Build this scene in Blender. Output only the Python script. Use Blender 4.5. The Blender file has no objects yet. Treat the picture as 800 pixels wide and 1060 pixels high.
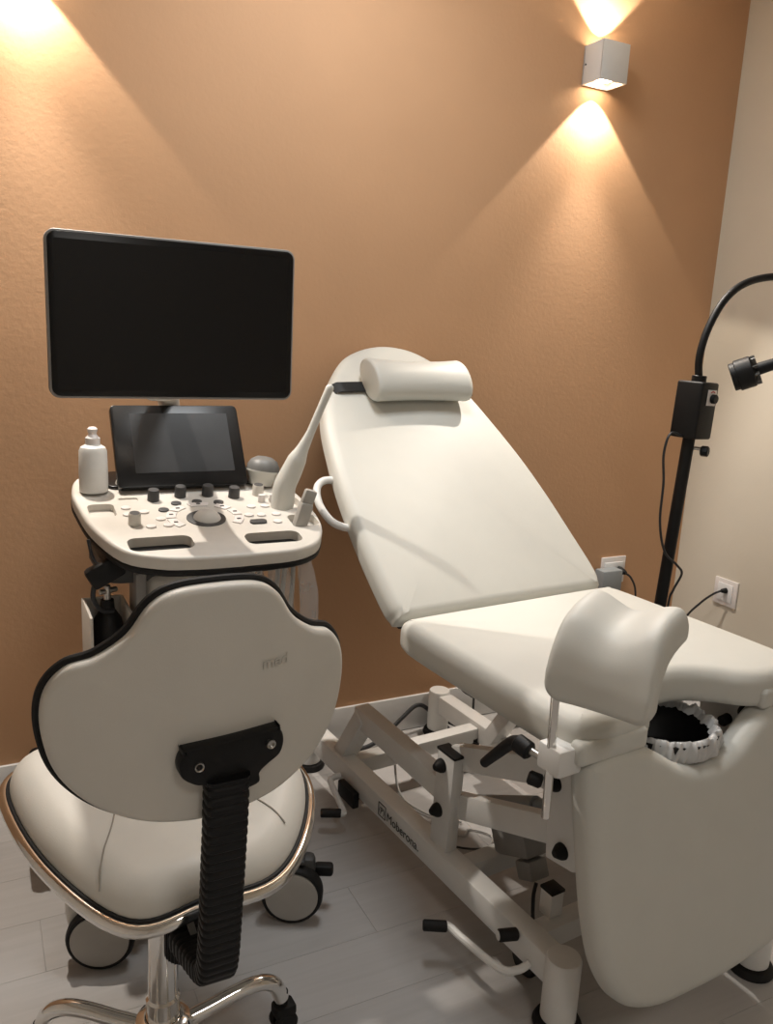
import bpy, bmesh, math, random
from mathutils import Vector, Matrix
random.seed(7)
sc = bpy.context.scene
R = math.radians

# ------------------------------------------------------------------ camera
F_PX, YAW, PITCH, ROLL = 850.0, R(27.2), R(12.4), R(2.94)
fw = Vector((math.sin(YAW)*math.cos(PITCH), math.cos(YAW)*math.cos(PITCH), -math.sin(PITCH)))
rt = Vector((math.cos(YAW), -math.sin(YAW), 0)); up = rt.cross(fw)
r2 = rt*math.cos(ROLL)+up*math.sin(ROLL); u2 = -rt*math.sin(ROLL)+up*math.cos(ROLL)
cam_d = bpy.data.cameras.new('camera'); cam = bpy.data.objects.new('camera', cam_d)
sc.collection.objects.link(cam); sc.camera = cam
cam.matrix_world = Matrix(((r2.x,u2.x,-fw.x,0),(r2.y,u2.y,-fw.y,0),(r2.z,u2.z,-fw.z,1.5),(0,0,0,1)))
cam_d.sensor_fit = 'AUTO'; cam_d.sensor_width = 36; cam_d.lens = 36*F_PX/1060
cam_d.clip_start = 0.02

# ------------------------------------------------------------------ world, exposure, wall lamps and added ceiling fill
sc.view_settings.view_transform = 'Standard'; sc.view_settings.look = 'None'
sc.view_settings.gamma = 1; sc.view_settings.use_curve_mapping = False
sc.view_settings.exposure = 0.22
w = bpy.data.worlds.new('world'); sc.world = w; w.use_nodes = True
w.node_tree.nodes['Background'].inputs[0].default_value = (1, .97, .94, 1)
w.node_tree.nodes['Background'].inputs[1].default_value = 0.05

def lamp(kind, name, loc, power, color, aim=None, **kw):
    d = bpy.data.lights.new(name, kind); d.energy = power; d.color = color
    for k, v in kw.items(): setattr(d, k, v)
    o = bpy.data.objects.new(name, d); sc.collection.objects.link(o); o.location = loc
    if aim is not None:
        o.rotation_euler = Vector(aim).to_track_quat('-Z', 'Y').to_euler()
    return o
WARM = (1.0, .88, .72)
YW = 2.5566; XR = 2.783                       # orange wall plane, cream wall plane
SCONCES = ((2.062, 2.452), (0.175, 2.452))    # x, z of the wall lamps (the second hangs just above the frame)
for sx, sz in SCONCES:
    for s in (-1, 1):
        lamp('SPOT', 'sconce_wash_light', (sx, YW-.055, sz+s*.050), 26, WARM, (0, 0, s),
             spot_size=R(88), spot_blend=.12, shadow_soft_size=.012)
    lamp('SPOT', 'sconce_room_light', (sx, YW-.07, sz-.053), 70, (1, .93, .85), (0, -.60, -1),
         spot_size=R(90), spot_blend=.45, shadow_soft_size=.014)
CEIL = ((1.0, 1.80, .60, 15.5, (.95, .985, 1.0)), (.6, -1.0, .60, 10.5, (1.0, .95, .88)))      # two unseen square panels added as fill light: over the bed side, and behind the photographer
for cx_, cy_, cs_, pw_, pc_ in CEIL:
    lamp('AREA', 'ceiling_fill_light', (cx_, cy_, 2.89), pw_, pc_, (0, 0, -1), shape='SQUARE', size=cs_-.06)

# ------------------------------------------------------------------ materials
def mat(name, col, rough=.5, metal=0, noise=0, nscale=40, bump=0, bscale=200, spec=.5, coat=0, trans=0, emit=0, rand=0, alpha=1, sheen=0):
    m = bpy.data.materials.new(name); m.use_nodes = True
    nt = m.node_tree; p = nt.nodes['Principled BSDF']
    p.inputs['Base Color'].default_value = (*col, 1); p.inputs['Roughness'].default_value = rough
    p.inputs['Metallic'].default_value = metal; p.inputs['Specular IOR Level'].default_value = spec
    p.inputs['Coat Weight'].default_value = coat; p.inputs['Transmission Weight'].default_value = trans
    p.inputs['Alpha'].default_value = alpha
    tc = nt.nodes.new('ShaderNodeTexCoord')
    if noise:
        n = nt.nodes.new('ShaderNodeTexNoise'); n.inputs['Scale'].default_value = nscale; n.inputs['Detail'].default_value = 4
        r = nt.nodes.new('ShaderNodeValToRGB')
        r.color_ramp.elements[0].color = (*[c*(1-noise) for c in col], 1); r.color_ramp.elements[0].position = .3
        r.color_ramp.elements[1].color = (*[min(1, c*(1+noise)) for c in col], 1); r.color_ramp.elements[1].position = .7
        nt.links.new(tc.outputs['Object'], n.inputs['Vector']); nt.links.new(n.outputs['Fac'], r.inputs['Fac'])
        nt.links.new(r.outputs['Color'], p.inputs['Base Color'])
    if bump:
        n2 = nt.nodes.new('ShaderNodeTexNoise'); n2.inputs['Scale'].default_value = bscale; n2.inputs['Detail'].default_value = 3
        b = nt.nodes.new('ShaderNodeBump'); b.inputs['Strength'].default_value = bump; b.inputs['Distance'].default_value = .002
        nt.links.new(tc.outputs['Object'], n2.inputs['Vector']); nt.links.new(n2.outputs['Fac'], b.inputs['Height'])
        nt.links.new(b.outputs['Normal'], p.inputs['Normal'])
    if emit:
        p.inputs['Emission Color'].default_value = (*col, 1); p.inputs['Emission Strength'].default_value = emit
    return m
M = {}
M['orange'] = mat('orange_plaster', (.56, .325, .178), .75, noise=.03, nscale=3, bump=.28, bscale=80)
M['cream'] = mat('cream_paint', (.63, .575, .48), .8, noise=.02, nscale=4, bump=.15, bscale=80)
M['white_paint'] = mat('white_wall_paint', (.72, .69, .64), .8, noise=.02, nscale=4)
M['trim'] = mat('white_trim_paint', (.76, .76, .76), .45, noise=.02, nscale=10)
M['vinyl'] = mat('cream_vinyl', (.62, .615, .57), .5, noise=.012, nscale=14, bump=.10, bscale=500)
M['stool_vinyl'] = mat('stool_vinyl', (.66, .635, .58), .48, noise=.02, nscale=14, bump=.10, bscale=500)
M['frame'] = mat('white_powder_coat', (.74, .735, .715), .42, noise=.015, nscale=30, bump=.05, bscale=900)
M['black'] = mat('black_plastic', (.006, .006, .0065), .5, noise=.15, nscale=60, bump=.1, bscale=600, spec=.28)
M['rubber'] = mat('black_rubber', (.009, .0085, .0085), .6, noise=.15, nscale=60, spec=.3)
M['gloss'] = mat('black_glass', (.006, .006, .0065), .25, spec=.35, noise=.05, nscale=5)
M['screen'] = mat('dark_screen', (.022, .022, .023), .35, spec=.3, noise=.25, nscale=9)
M['chrome'] = mat('chrome', (.82, .81, .79), .09, metal=1, noise=.02, nscale=30)
M['steel'] = mat('satin_steel', (.55, .54, .52), .28, metal=1, noise=.03, nscale=60)
M['console'] = mat('console_plastic', (.62, .59, .54), .45, noise=.02, nscale=40, bump=.05, bscale=900)
M['console_grey'] = mat('grey_plastic', (.30, .29, .28), .5, noise=.04, nscale=40)
M['dark_grey'] = mat('dark_grey_plastic', (.055, .055, .056), .5, noise=.08, nscale=40)
M['mid_grey'] = mat('mid_grey_plastic', (.16, .16, .155), .45, noise=.05, nscale=40)
M['disc'] = mat('caster_disc', (.40, .38, .35), .5, noise=.03, nscale=20)
M['bottle'] = mat('translucent_plastic', (.72, .71, .68), .4, noise=.02, nscale=30, spec=.4)
M['print'] = mat('black_print', (.03, .03, .03), .6, noise=.1, nscale=40)
M['emboss'] = mat('embossed_vinyl', (.63, .60, .545), .5, noise=.02, nscale=20)
M['plate'] = mat('white_plate', (.74, .70, .68), .4, noise=.01, nscale=20)
M['adapter'] = mat('grey_adapter', (.27, .29, .30), .5, noise=.03, nscale=20)
M['sconce'] = mat('white_lamp_metal', (.72, .70, .67), .5, noise=.015, nscale=30)
M['lens'] = mat('lamp_lens', (1, .84, .62), .4, emit=30, noise=.001)
M['fill_panel_lens'] = mat('fill_panel_lens', (.95, .97, 1), .4, emit=1, noise=.001)  # glowing face of the added ceiling fill panels
M['red'] = mat('red_print', (.5, .03, .03), .6, noise=.05)
M['cable'] = mat('black_cable', (.02, .021, .024), .5, noise=.1)
M['white_cable'] = mat('pale_cable', (.50, .49, .47), .5, noise=.03)
M['seam'] = mat('seam_thread', (.30, .27, .23), .7, noise=.1)
def film(name, a):
    m = mat(name, (.8, .8, .8), .15, alpha=1, noise=.05, nscale=30)
    nt = m.node_tree; p = nt.nodes['Principled BSDF']; out = nt.nodes['Material Output']
    t = nt.nodes.new('ShaderNodeBsdfTransparent'); mx = nt.nodes.new('ShaderNodeMixShader'); mx.inputs[0].default_value = a
    nt.links.new(t.outputs[0], mx.inputs[1]); nt.links.new(p.outputs[0], mx.inputs[2]); nt.links.new(mx.outputs[0], out.inputs[0])
    return m
M['film'] = film('clear_plastic_film', .30); M['liner'] = film('crinkled_liner_film', .72)

def wood():
    m = bpy.data.materials.new('pale_wood_planks'); m.use_nodes = True
    nt = m.node_tree; p = nt.nodes['Principled BSDF']; L = nt.links.new
    tc = nt.nodes.new('ShaderNodeTexCoord'); oi = nt.nodes.new('ShaderNodeObjectInfo')
    mp = nt.nodes.new('ShaderNodeMapping'); mp.inputs['Scale'].default_value = (1.6, 26, 1)
    ad = nt.nodes.new('ShaderNodeVectorMath'); ad.operation = 'ADD'
    cmb = nt.nodes.new('ShaderNodeCombineXYZ'); ml = nt.nodes.new('ShaderNodeMath'); ml.operation = 'MULTIPLY'; ml.inputs[1].default_value = 37
    L(oi.outputs['Random'], ml.inputs[0]); L(ml.outputs[0], cmb.inputs[0]); L(ml.outputs[0], cmb.inputs[1])
    L(tc.outputs['Object'], ad.inputs[0]); L(cmb.outputs[0], ad.inputs[1]); L(ad.outputs[0], mp.inputs['Vector'])
    n = nt.nodes.new('ShaderNodeTexNoise'); n.inputs['Scale'].default_value = 1.5; n.inputs['Detail'].default_value = 7; n.inputs['Distortion'].default_value = .8
    L(mp.outputs[0], n.inputs['Vector'])
    r = nt.nodes.new('ShaderNodeValToRGB')
    r.color_ramp.elements[0].position = .25; r.color_ramp.elements[0].color = (.42, .405, .395, 1)
    r.color_ramp.elements[1].position = .75; r.color_ramp.elements[1].color = (.475, .46, .45, 1)
    L(n.outputs['Fac'], r.inputs['Fac'])
    hs = nt.nodes.new('ShaderNodeHueSaturation'); v = nt.nodes.new('ShaderNodeMapRange')
    v.inputs['To Min'].default_value = .97; v.inputs['To Max'].default_value = 1.03
    L(oi.outputs['Random'], v.inputs['Value']); L(v.outputs[0], hs.inputs['Value']); L(r.outputs['Color'], hs.inputs['Color'])
    L(hs.outputs['Color'], p.inputs['Base Color']); p.inputs['Roughness'].default_value = .42
    b = nt.nodes.new('ShaderNodeBump'); b.inputs['Strength'].default_value = .12; b.inputs['Distance'].default_value = .001
    L(n.outputs['Fac'], b.inputs['Height']); L(b.outputs['Normal'], p.inputs['Normal'])
    return m
M['wood'] = wood()

# ------------------------------------------------------------------ helpers
def link(name, me, m, parent=None, smooth=35, loc=None):
    if m is not None and not me.materials: me.materials.append(m)
    o = bpy.data.objects.new(name, me); sc.collection.objects.link(o)
    if parent is not None: o.parent = parent
    if loc is not None: o.location = loc
    return o
def mesh(name, bm, smooth=35):
    bmesh.ops.recalc_face_normals(bm, faces=bm.faces)
    me = bpy.data.meshes.new(name); bm.to_mesh(me); bm.free()
    if smooth:
        me.polygons.foreach_set('use_smooth', [True]*len(me.polygons))
        me.set_sharp_from_angle(angle=R(smooth))
    return me
ORG = {}
def obj(name, bm, m, parent=None, smooth=35, off=None):
    """bm holds world coordinates; a parented part is moved into its thing's frame"""
    root = parent
    while root is not None and root.parent is not None: root = root.parent
    if root is not None and root.name in ORG:
        bmesh.ops.transform(bm, matrix=ORG[root.name].inverted(), verts=bm.verts)
    return link(name, mesh(name, bm, smooth), m, parent)
def tag(o, label=None, cat=None, group=None, kind=None):
    if label: o['label'] = label
    if cat: o['category'] = cat
    if group: o['group'] = group
    if kind: o['kind'] = kind
    return o
def thing(name, label, cat, loc=(0, 0, 0), rz=0, group=None):
    o = bpy.data.objects.new(name, None); sc.collection.objects.link(o); o.empty_display_size = .05
    o.location = loc; o.rotation_euler = (0, 0, rz)
    ORG[o.name] = Matrix.Translation(loc) @ Matrix.Rotation(rz, 4, 'Z')
    return tag(o, label, cat, group)
def B(): return bmesh.new()
def add_box(bm, c, s, rot=None, bev=.003, seg=2):
    t = B(); bmesh.ops.create_cube(t, size=1); bmesh.ops.scale(t, vec=s, verts=t.verts)
    if bev: bmesh.ops.bevel(t, geom=t.edges[:], offset=min(bev, min(s)*.45), segments=seg, affect='EDGES', profile=.5)
    m = Matrix.Translation(c)
    if rot is not None: m = m @ rot.to_4x4()
    bmesh.ops.transform(t, matrix=m, verts=t.verts); merge(bm, t); return bm
def merge(bm, t):
    me = bpy.data.meshes.new('tmp'); t.to_mesh(me); t.free(); bm.from_mesh(me); bpy.data.meshes.remove(me)
def frame(z, xhint=None):
    z = Vector(z).normalized(); h = Vector(xhint) if xhint is not None else (Vector((0, 0, 1)) if abs(z.z) < .95 else Vector((1, 0, 0)))
    x = (h - z*h.dot(z)).normalized(); y = z.cross(x)
    return Matrix((x, y, z)).transposed()
def add_beam(bm, p0, p1, wx, wy, hint=None, bev=.004):
    p0, p1 = Vector(p0), Vector(p1); d = p1-p0
    return add_box(bm, (p0+p1)/2, (wx, wy, d.length), frame(d, hint), bev)
def add_cyl(bm, p0, p1, r0, r1=None, n=20, bev=.002):
    p0, p1 = Vector(p0), Vector(p1); d = p1-p0; r1 = r0 if r1 is None else r1
    L = d.length; b = min(bev, L*.3, min(r0, r1)*.5)
    pr = [(0, 0), (r0-b, 0), (r0, b), (r1, L-b), (r1-b, L), (0, L)] if b > 0 else [(0, 0), (r0, 0), (r1, L), (0, L)]
    return add_lathe(bm, pr, Matrix.Translation(p0) @ frame(d).to_4x4(), n)
def add_lathe(bm, prof, mx=Matrix(), n=24):
    rings = []
    for r, z in prof:
        if r < 1e-6: rings.append([bm.verts.new(mx @ Vector((0, 0, z)))])
        else: rings.append([bm.verts.new(mx @ Vector((r*math.cos(2*math.pi*k/n), r*math.sin(2*math.pi*k/n), z))) for k in range(n)])
    skin(bm, rings); return bm
def skin(bm, rings, closed=False):
    prs = list(zip(rings, rings[1:])) + ([(rings[-1], rings[0])] if closed else [])
    for a, b in prs:
        if len(a) == 1 and len(b) == 1: continue
        n = max(len(a), len(b))
        for k in range(n):
            j = (k+1) % n
            if len(a) == 1: bm.faces.new((a[0], b[k], b[j]))
            elif len(b) == 1: bm.faces.new((a[k], a[j], b[0]))
            else: bm.faces.new((a[k], a[j], b[j], b[k]))
def spline(pts, n=8, closed=False):
    P = [Vector(p) for p in pts]; N = len(P); out = []
    rng = range(N) if closed else range(N-1)
    for i in rng:
        if closed: a, b, c, d = P[(i-1) % N], P[i], P[(i+1) % N], P[(i+2) % N]
        else: a, b, c, d = P[max(i-1, 0)], P[i], P[i+1], P[min(i+2, N-1)]
        for k in range(n):
            t = k/n
            out.append(.5*((2*b)+(-a+c)*t+(2*a-5*b+4*c-d)*t*t+(-a+3*b-3*c+d)*t**3))
    if not closed: out.append(P[-1].copy())
    return out
def add_tube(bm, pts, r, n=10, seg=8, closed=False, smooth=True, r_end=None):
    P = spline(pts, seg, closed) if smooth else [Vector(p) for p in pts]
    N = len(P); rings = []; x = None
    for i in range(N):
        if closed: t = P[(i+1) % N]-P[i-1]
        else: t = P[min(i+1, N-1)]-P[max(i-1, 0)]
        f = frame(t, x) if x is not None else frame(t)
        x = f.col[0].copy(); y = f.col[1]
        rr = r if r_end is None else r+(r_end-r)*i/(N-1)
        rings.append([bm.verts.new(P[i]+rr*(x*math.cos(2*math.pi*k/n)+y*math.sin(2*math.pi*k/n))) for k in range(n)])
    if not closed:
        rings = [[bm.verts.new(P[0])]]+rings+[[bm.verts.new(P[-1])]]
    skin(bm, rings, closed); return bm
def add_prism(bm, poly, fmap, d0, d1, bev=.003):
    t = B(); a = [t.verts.new((p[0], p[1], d0)) for p in poly]; b = [t.verts.new((p[0], p[1], d1)) for p in poly]
    t.faces.new(a); t.faces.new(b[::-1])
    for k in range(len(a)):
        j = (k+1) % len(a); t.faces.new((a[k], b[k], b[j], a[j]))
    bmesh.ops.recalc_face_normals(t, faces=t.faces)
    if bev: bmesh.ops.bevel(t, geom=[e for e in t.edges if e.calc_face_angle(0) > R(25)], offset=bev, segments=2, affect='EDGES', profile=.5)
    for v in t.verts: v.co = fmap(*v.co)
    merge(bm, t); return bm
def add_cushion(bm, outline, T, r, fmap, dome=.0, centre=None, rb=None, steps=6, rings=(.85, .65, .4, .2)):
    """soft pad over a star-shaped outline: rounded rim, slightly domed faces. fmap(x,y,z), z from -T to 0"""
    N = len(outline); O = [Vector((p[0], p[1], 0)) for p in outline]
    area = sum(O[i].x*O[(i+1) % N].y-O[(i+1) % N].x*O[i].y for i in range(N))
    sg = 1 if area > 0 else -1
    C = Vector((*centre, 0)) if centre else sum(O, Vector())/N
    nr = []
    for i in range(N):
        t = (O[(i+1) % N]-O[i-1]).normalized(); nr.append(Vector((-t.y, t.x, 0))*sg)   # inward
    rb = r if rb is None else rb
    lay = []
    def ring(ins, z, k=1.0):
        out = []
        for i in range(N):
            p = O[i]+nr[i]*ins; p = C+(p-C)*k
            out.append(bm.verts.new(fmap(p.x, p.y, z)))
        return out
    for k in sorted(rings): lay.append(ring(rb, -T-dome*.3*(1-k*k), k))
    lay = [[bm.verts.new(fmap(C.x, C.y, -T-dome*.3))]]+lay
    for s in range(steps+1):
        a = math.pi/2*s/steps; lay.append(ring(rb*(1-math.sin(a)), -T+rb*(1-math.cos(a))))
    for s in range(0 if T > r+rb+1e-6 else 1, steps+1):
        a = math.pi/2*s/steps; lay.append(ring(r*(1-math.cos(a)), -r+r*math.sin(a)))
    for k in sorted(rings, reverse=True): lay.append(ring(r, dome*(1-k*k), k))
    lay.append([bm.verts.new(fmap(C.x, C.y, dome))])
    skin(bm, lay); return bm
def outline(ctrl, n=8): return [(p.x, p.y) for p in spline([(a, b, 0) for a, b in ctrl], n, True)]
def mirror(half, c=0):
    """half runs from one end of the axis to the other on the +x side"""
    h = [(c+x, y) for x, y in half]; o = [(c-x, y) for x, y in reversed(half) if abs(x) > 1e-6]
    return h+o
def rrect(w_, h_, r, n=5, cx=0, cy=0):
    out = []
    for qx, qy, a0 in ((1, 1, 0), (-1, 1, 90), (-1, -1, 180), (1, -1, 270)):
        for k in range(n+1):
            a = R(a0+90*k/n); out.append((cx+qx*(w_/2-r)+r*math.cos(a), cy+qy*(h_/2-r)+r*math.sin(a)))
    return out
def text_bm(body, size, ext, fmap):
    cu = bpy.data.curves.new('t', 'FONT'); cu.body = body; cu.size = size; cu.extrude = ext
    o = bpy.data.objects.new('t', cu); sc.collection.objects.link(o)
    dg = bpy.context.evaluated_depsgraph_get(); dg.update()
    me = bpy.data.meshes.new_from_object(o.evaluated_get(dg)); bm = B(); bm.from_mesh(me)
    bpy.data.objects.remove(o); bpy.data.curves.remove(cu); bpy.data.meshes.remove(me)
    for v in bm.verts: v.co = fmap(*v.co)
    return bm
def cut(o, cutter_bm):
    me = bpy.data.meshes.new('cut'); bmesh.ops.recalc_face_normals(cutter_bm, faces=cutter_bm.faces); cutter_bm.to_mesh(me); cutter_bm.free()
    c = bpy.data.objects.new('cut', me); sc.collection.objects.link(c); c.parent = o.parent
    md = o.modifiers.new('b', 'BOOLEAN'); md.object = c; md.operation = 'DIFFERENCE'; md.solver = 'EXACT'
    dg = bpy.context.evaluated_depsgraph_get(); dg.update()
    new = bpy.data.meshes.new_from_object(o.evaluated_get(dg)); o.modifiers.clear()
    old = o.data; o.data = new; new.name = old.name
    bpy.data.objects.remove(c); bpy.data.meshes.remove(me)
    new.polygons.foreach_set('use_smooth', [True]*len(new.polygons)); new.set_sharp_from_angle(angle=R(35))

# ------------------------------------------------------------------ room shell
XL, YB, ZC = -1.6, -2.2, 2.95
def shell(name, c, s, m):
    return tag(obj(name, add_box(B(), c, s, bev=0), m, smooth=0), kind='structure')
fl = shell('floor', ((XL+XR)/2, (YB+YW)/2, -.054), (XR-XL+.2, YW-YB+.2, .10), M['wood'])
shell('ceiling', ((XL+XR)/2, (YB+YW)/2, ZC+.05), (XR-XL+.2, YW-YB+.2, .10), M['white_paint'])
shell('wall_back', ((XL+XR)/2, YW+.05, ZC/2), (XR-XL, .10, ZC+.1), M['orange'])
shell('wall_right', (XR+.05, (YB+YW)/2, ZC/2), (.10, YW-YB+.2, ZC+.1), M['cream'])
shell('wall_left', (XL-.05, (YB+YW)/2, ZC/2), (.10, YW-YB+.2, ZC+.1), M['white_paint'])
shell('wall_front', ((XL+XR)/2, YB-.05, ZC/2), (XR-XL, .10, ZC+.1), M['white_paint'])
bb = B(); add_box(bb, ((XL+XR)/2, YW-.006, .07), (XR-XL, .012, .136), bev=.002)
tag(obj('baseboard_back', bb, M['trim']), kind='structure')
bb = B(); add_box(bb, (XR-.006, (YB+YW)/2-.006, .07), (.012, YW-YB-.012, .136), bev=.002)
tag(obj('baseboard_right', bb, M['trim']), kind='structure')
# floor planks, each a piece of the floor, running along the orange wall
PW, PL = .188, 1.24
pm = mesh('plank', add_box(B(), (0, 0, -.002), (PL-.0006, PW-.0006, .004), bev=.0004, seg=1), 0)
pm.materials.append(M['wood'])
y = YW-.012-PW/2; row = 0
while y > .62:
    x = XL+PL/2-(row*.47 % PL)+.62
    while x-PL/2 < XR-.02:
        x0, x1 = max(x-PL/2, XL+.01), min(x+PL/2, XR-.013)
        if x1-x0 > .05:
            o = link('plank', pm, None, fl, loc=((x0+x1)/2, y, 0)); o.scale = ((x1-x0)/PL, 1, 1)
        x += PL
    y -= PW; row += 1

# ------------------------------------------------------------------ wall lamps
for i, (sx, sz) in enumerate(SCONCES):
    t = thing('wall_lamp', ('white cube wall lamp shining up and down beside the cream wall corner', 'white cube wall lamp above the monitor, just over the top of the photo')[i], 'lamp', (sx, YW, sz), group='white cube wall lamps')
    yf = YW-.105
    b = B(); s = .118; h = .128; tt = .006; yc = YW-.004-.05
    add_box(b, (sx-s/2+tt/2, yc, sz), (tt, .10, h), bev=.0015); add_box(b, (sx+s/2-tt/2, yc, sz), (tt, .10, h), bev=.0015)
    add_box(b, (sx, yf+tt/2, sz), (s, tt, h), bev=.0015); add_box(b, (sx, YW-.006, sz), (s, .008, h), bev=.0015)
    obj('lamp_body', b, M['sconce'], t)
    b = B(); add_box(b, (sx, yc, sz), (s-.014, .088, h*.70), bev=0); obj('lamp_core', b, M['sconce'], t)
    for q in (-1, 1):
        b = B(); add_cyl(b, (sx, YW-.052, sz+q*.0455), (sx, YW-.052, sz+q*.0475), .034, n=24, bev=0); obj('lens', b, M['lens'], t)
    b = B(); add_cyl(b, (sx-s/2-.002, YW-.018, sz), (sx-s/2+.004, YW-.018, sz), .0032, n=12, bev=0); obj('screw', b, M['black'], t)
for i, (cx_, cy_, cs_, pw_, pc_) in enumerate(CEIL):  # out-of-view fixtures made up to carry the fill lights
    t = thing('ceiling_fill', ('unseen ceiling fill panel added between cart and bed, above the photo', 'unseen ceiling fill panel added behind the photographer')[i], 'lamp', (cx_, cy_, ZC), group='added ceiling fill panels')
    b = B(); add_box(b, (cx_, cy_, ZC-.02), (cs_, cs_, .04), bev=.004); obj('frame', b, M['sconce'], t)
    b = B(); add_box(b, (cx_, cy_, ZC-.043), (cs_-.05, cs_-.05, .006), bev=0); obj('diffuser', b, M['fill_panel_lens'], t)

# ------------------------------------------------------------------ examination bed
TH = R(5); OB = Vector((.987, 2.2, 0)); BM = Matrix.Translation(OB) @ Matrix.Rotation(TH, 4, 'Z')
def b3(u, v, w_): return BM @ Vector((u, -v, w_))
bU = (BM.to_3x3() @ Vector((1, 0, 0))); bV = (BM.to_3x3() @ Vector((0, -1, 0)))
bed = thing('examination_bed', 'cream padded examination bed with raised backrest and white frame', 'bed', OB, TH)
UC = .295
TB = R(43); cb, sb = math.cos(TB), math.sin(TB)
def back_map(a, s, n): return b3(UC+a, .445-s*cb+n*sb, .785+s*sb+n*cb)
BO = [(-.34, 0), (-.366, .02), (-.376, .07), (-.383, .22), (-.380, .40), (-.364, .55), (-.340, .68), (-.292, .795), (-.2, .915), (-.115, .968), (-.03, .99), (.05, .985), (.12, .955), (.19, .885), (.245, .766), (.285, .64), (.322, .5), (.348, .35), (.364, .2), (.376, .07), (.368, .02), (.34, 0), (.17, 0), (0, 0), (-.17, 0)]
b = add_cushion(B(), outline(BO, 6), .070, .03, back_map, dome=.008, centre=(0, .42), rb=.02)
obj('backrest', b, M['vinyl'], bed)
b = add_cushion(B(), outline([(x*.92, .03+(y_-.03)*.93) for x, y_ in BO], 6), .010, .003, lambda a, s, n: back_map(a, s, n-.0705), centre=(0, .42))
obj('backrest_board', b, M['black'], bed)
half = [(0, .445), (.2, .445), (.35, .45), (.378, .48), (.385, .55), (.385, .75), (.383, .95), (.375, 1.06), (.35, 1.095), (.28, 1.106), (.20, 1.100), (.155, 1.078), (.115, 1.040), (.06, 1.005), (0, .992)]
def seat_map(a, v, n):
    return b3(UC+a, v, .79+n)
b = add_cushion(B(), outline(mirror(half), 6), .09, .034, seat_map, dome=.010, centre=(0, .72), rb=.03)
obj('seat', b, M['vinyl'], bed)
TL = R(11)
def leg_map(a, t, n): return b3(UC+.008+a, 1.115+t*math.sin(TL)+n*math.cos(TL), .715-t*math.cos(TL)+n*math.sin(TL))
half = [(0, .088), (.05, .084), (.10, .066), (.15, .034), (.195, .010), (.24, .0), (.30, -.002), (.345, .008), (.362, .04), (.362, .2), (.355, .34), (.335, .44), (.285, .52), (.2, .558), (.1, .568), (0, .572)]
b = add_cushion(B(), outline(mirror(half), 6), .07, .032, leg_map, dome=.008, centre=(0, .32), rb=.02)
obj('leg_rest', b, M['vinyl'], bed)
for sgn in (-1, 1):
    b = B(); add_cushion(b, rrect(.19, .05, .014, cx=0, cy=0), .036, .012, lambda x, y_, z: b3(UC+sgn*.285+x, 1.098+z+.012, .728+y_), dome=.002)
    obj('hinge_flap', b, M['vinyl'], bed)
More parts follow.
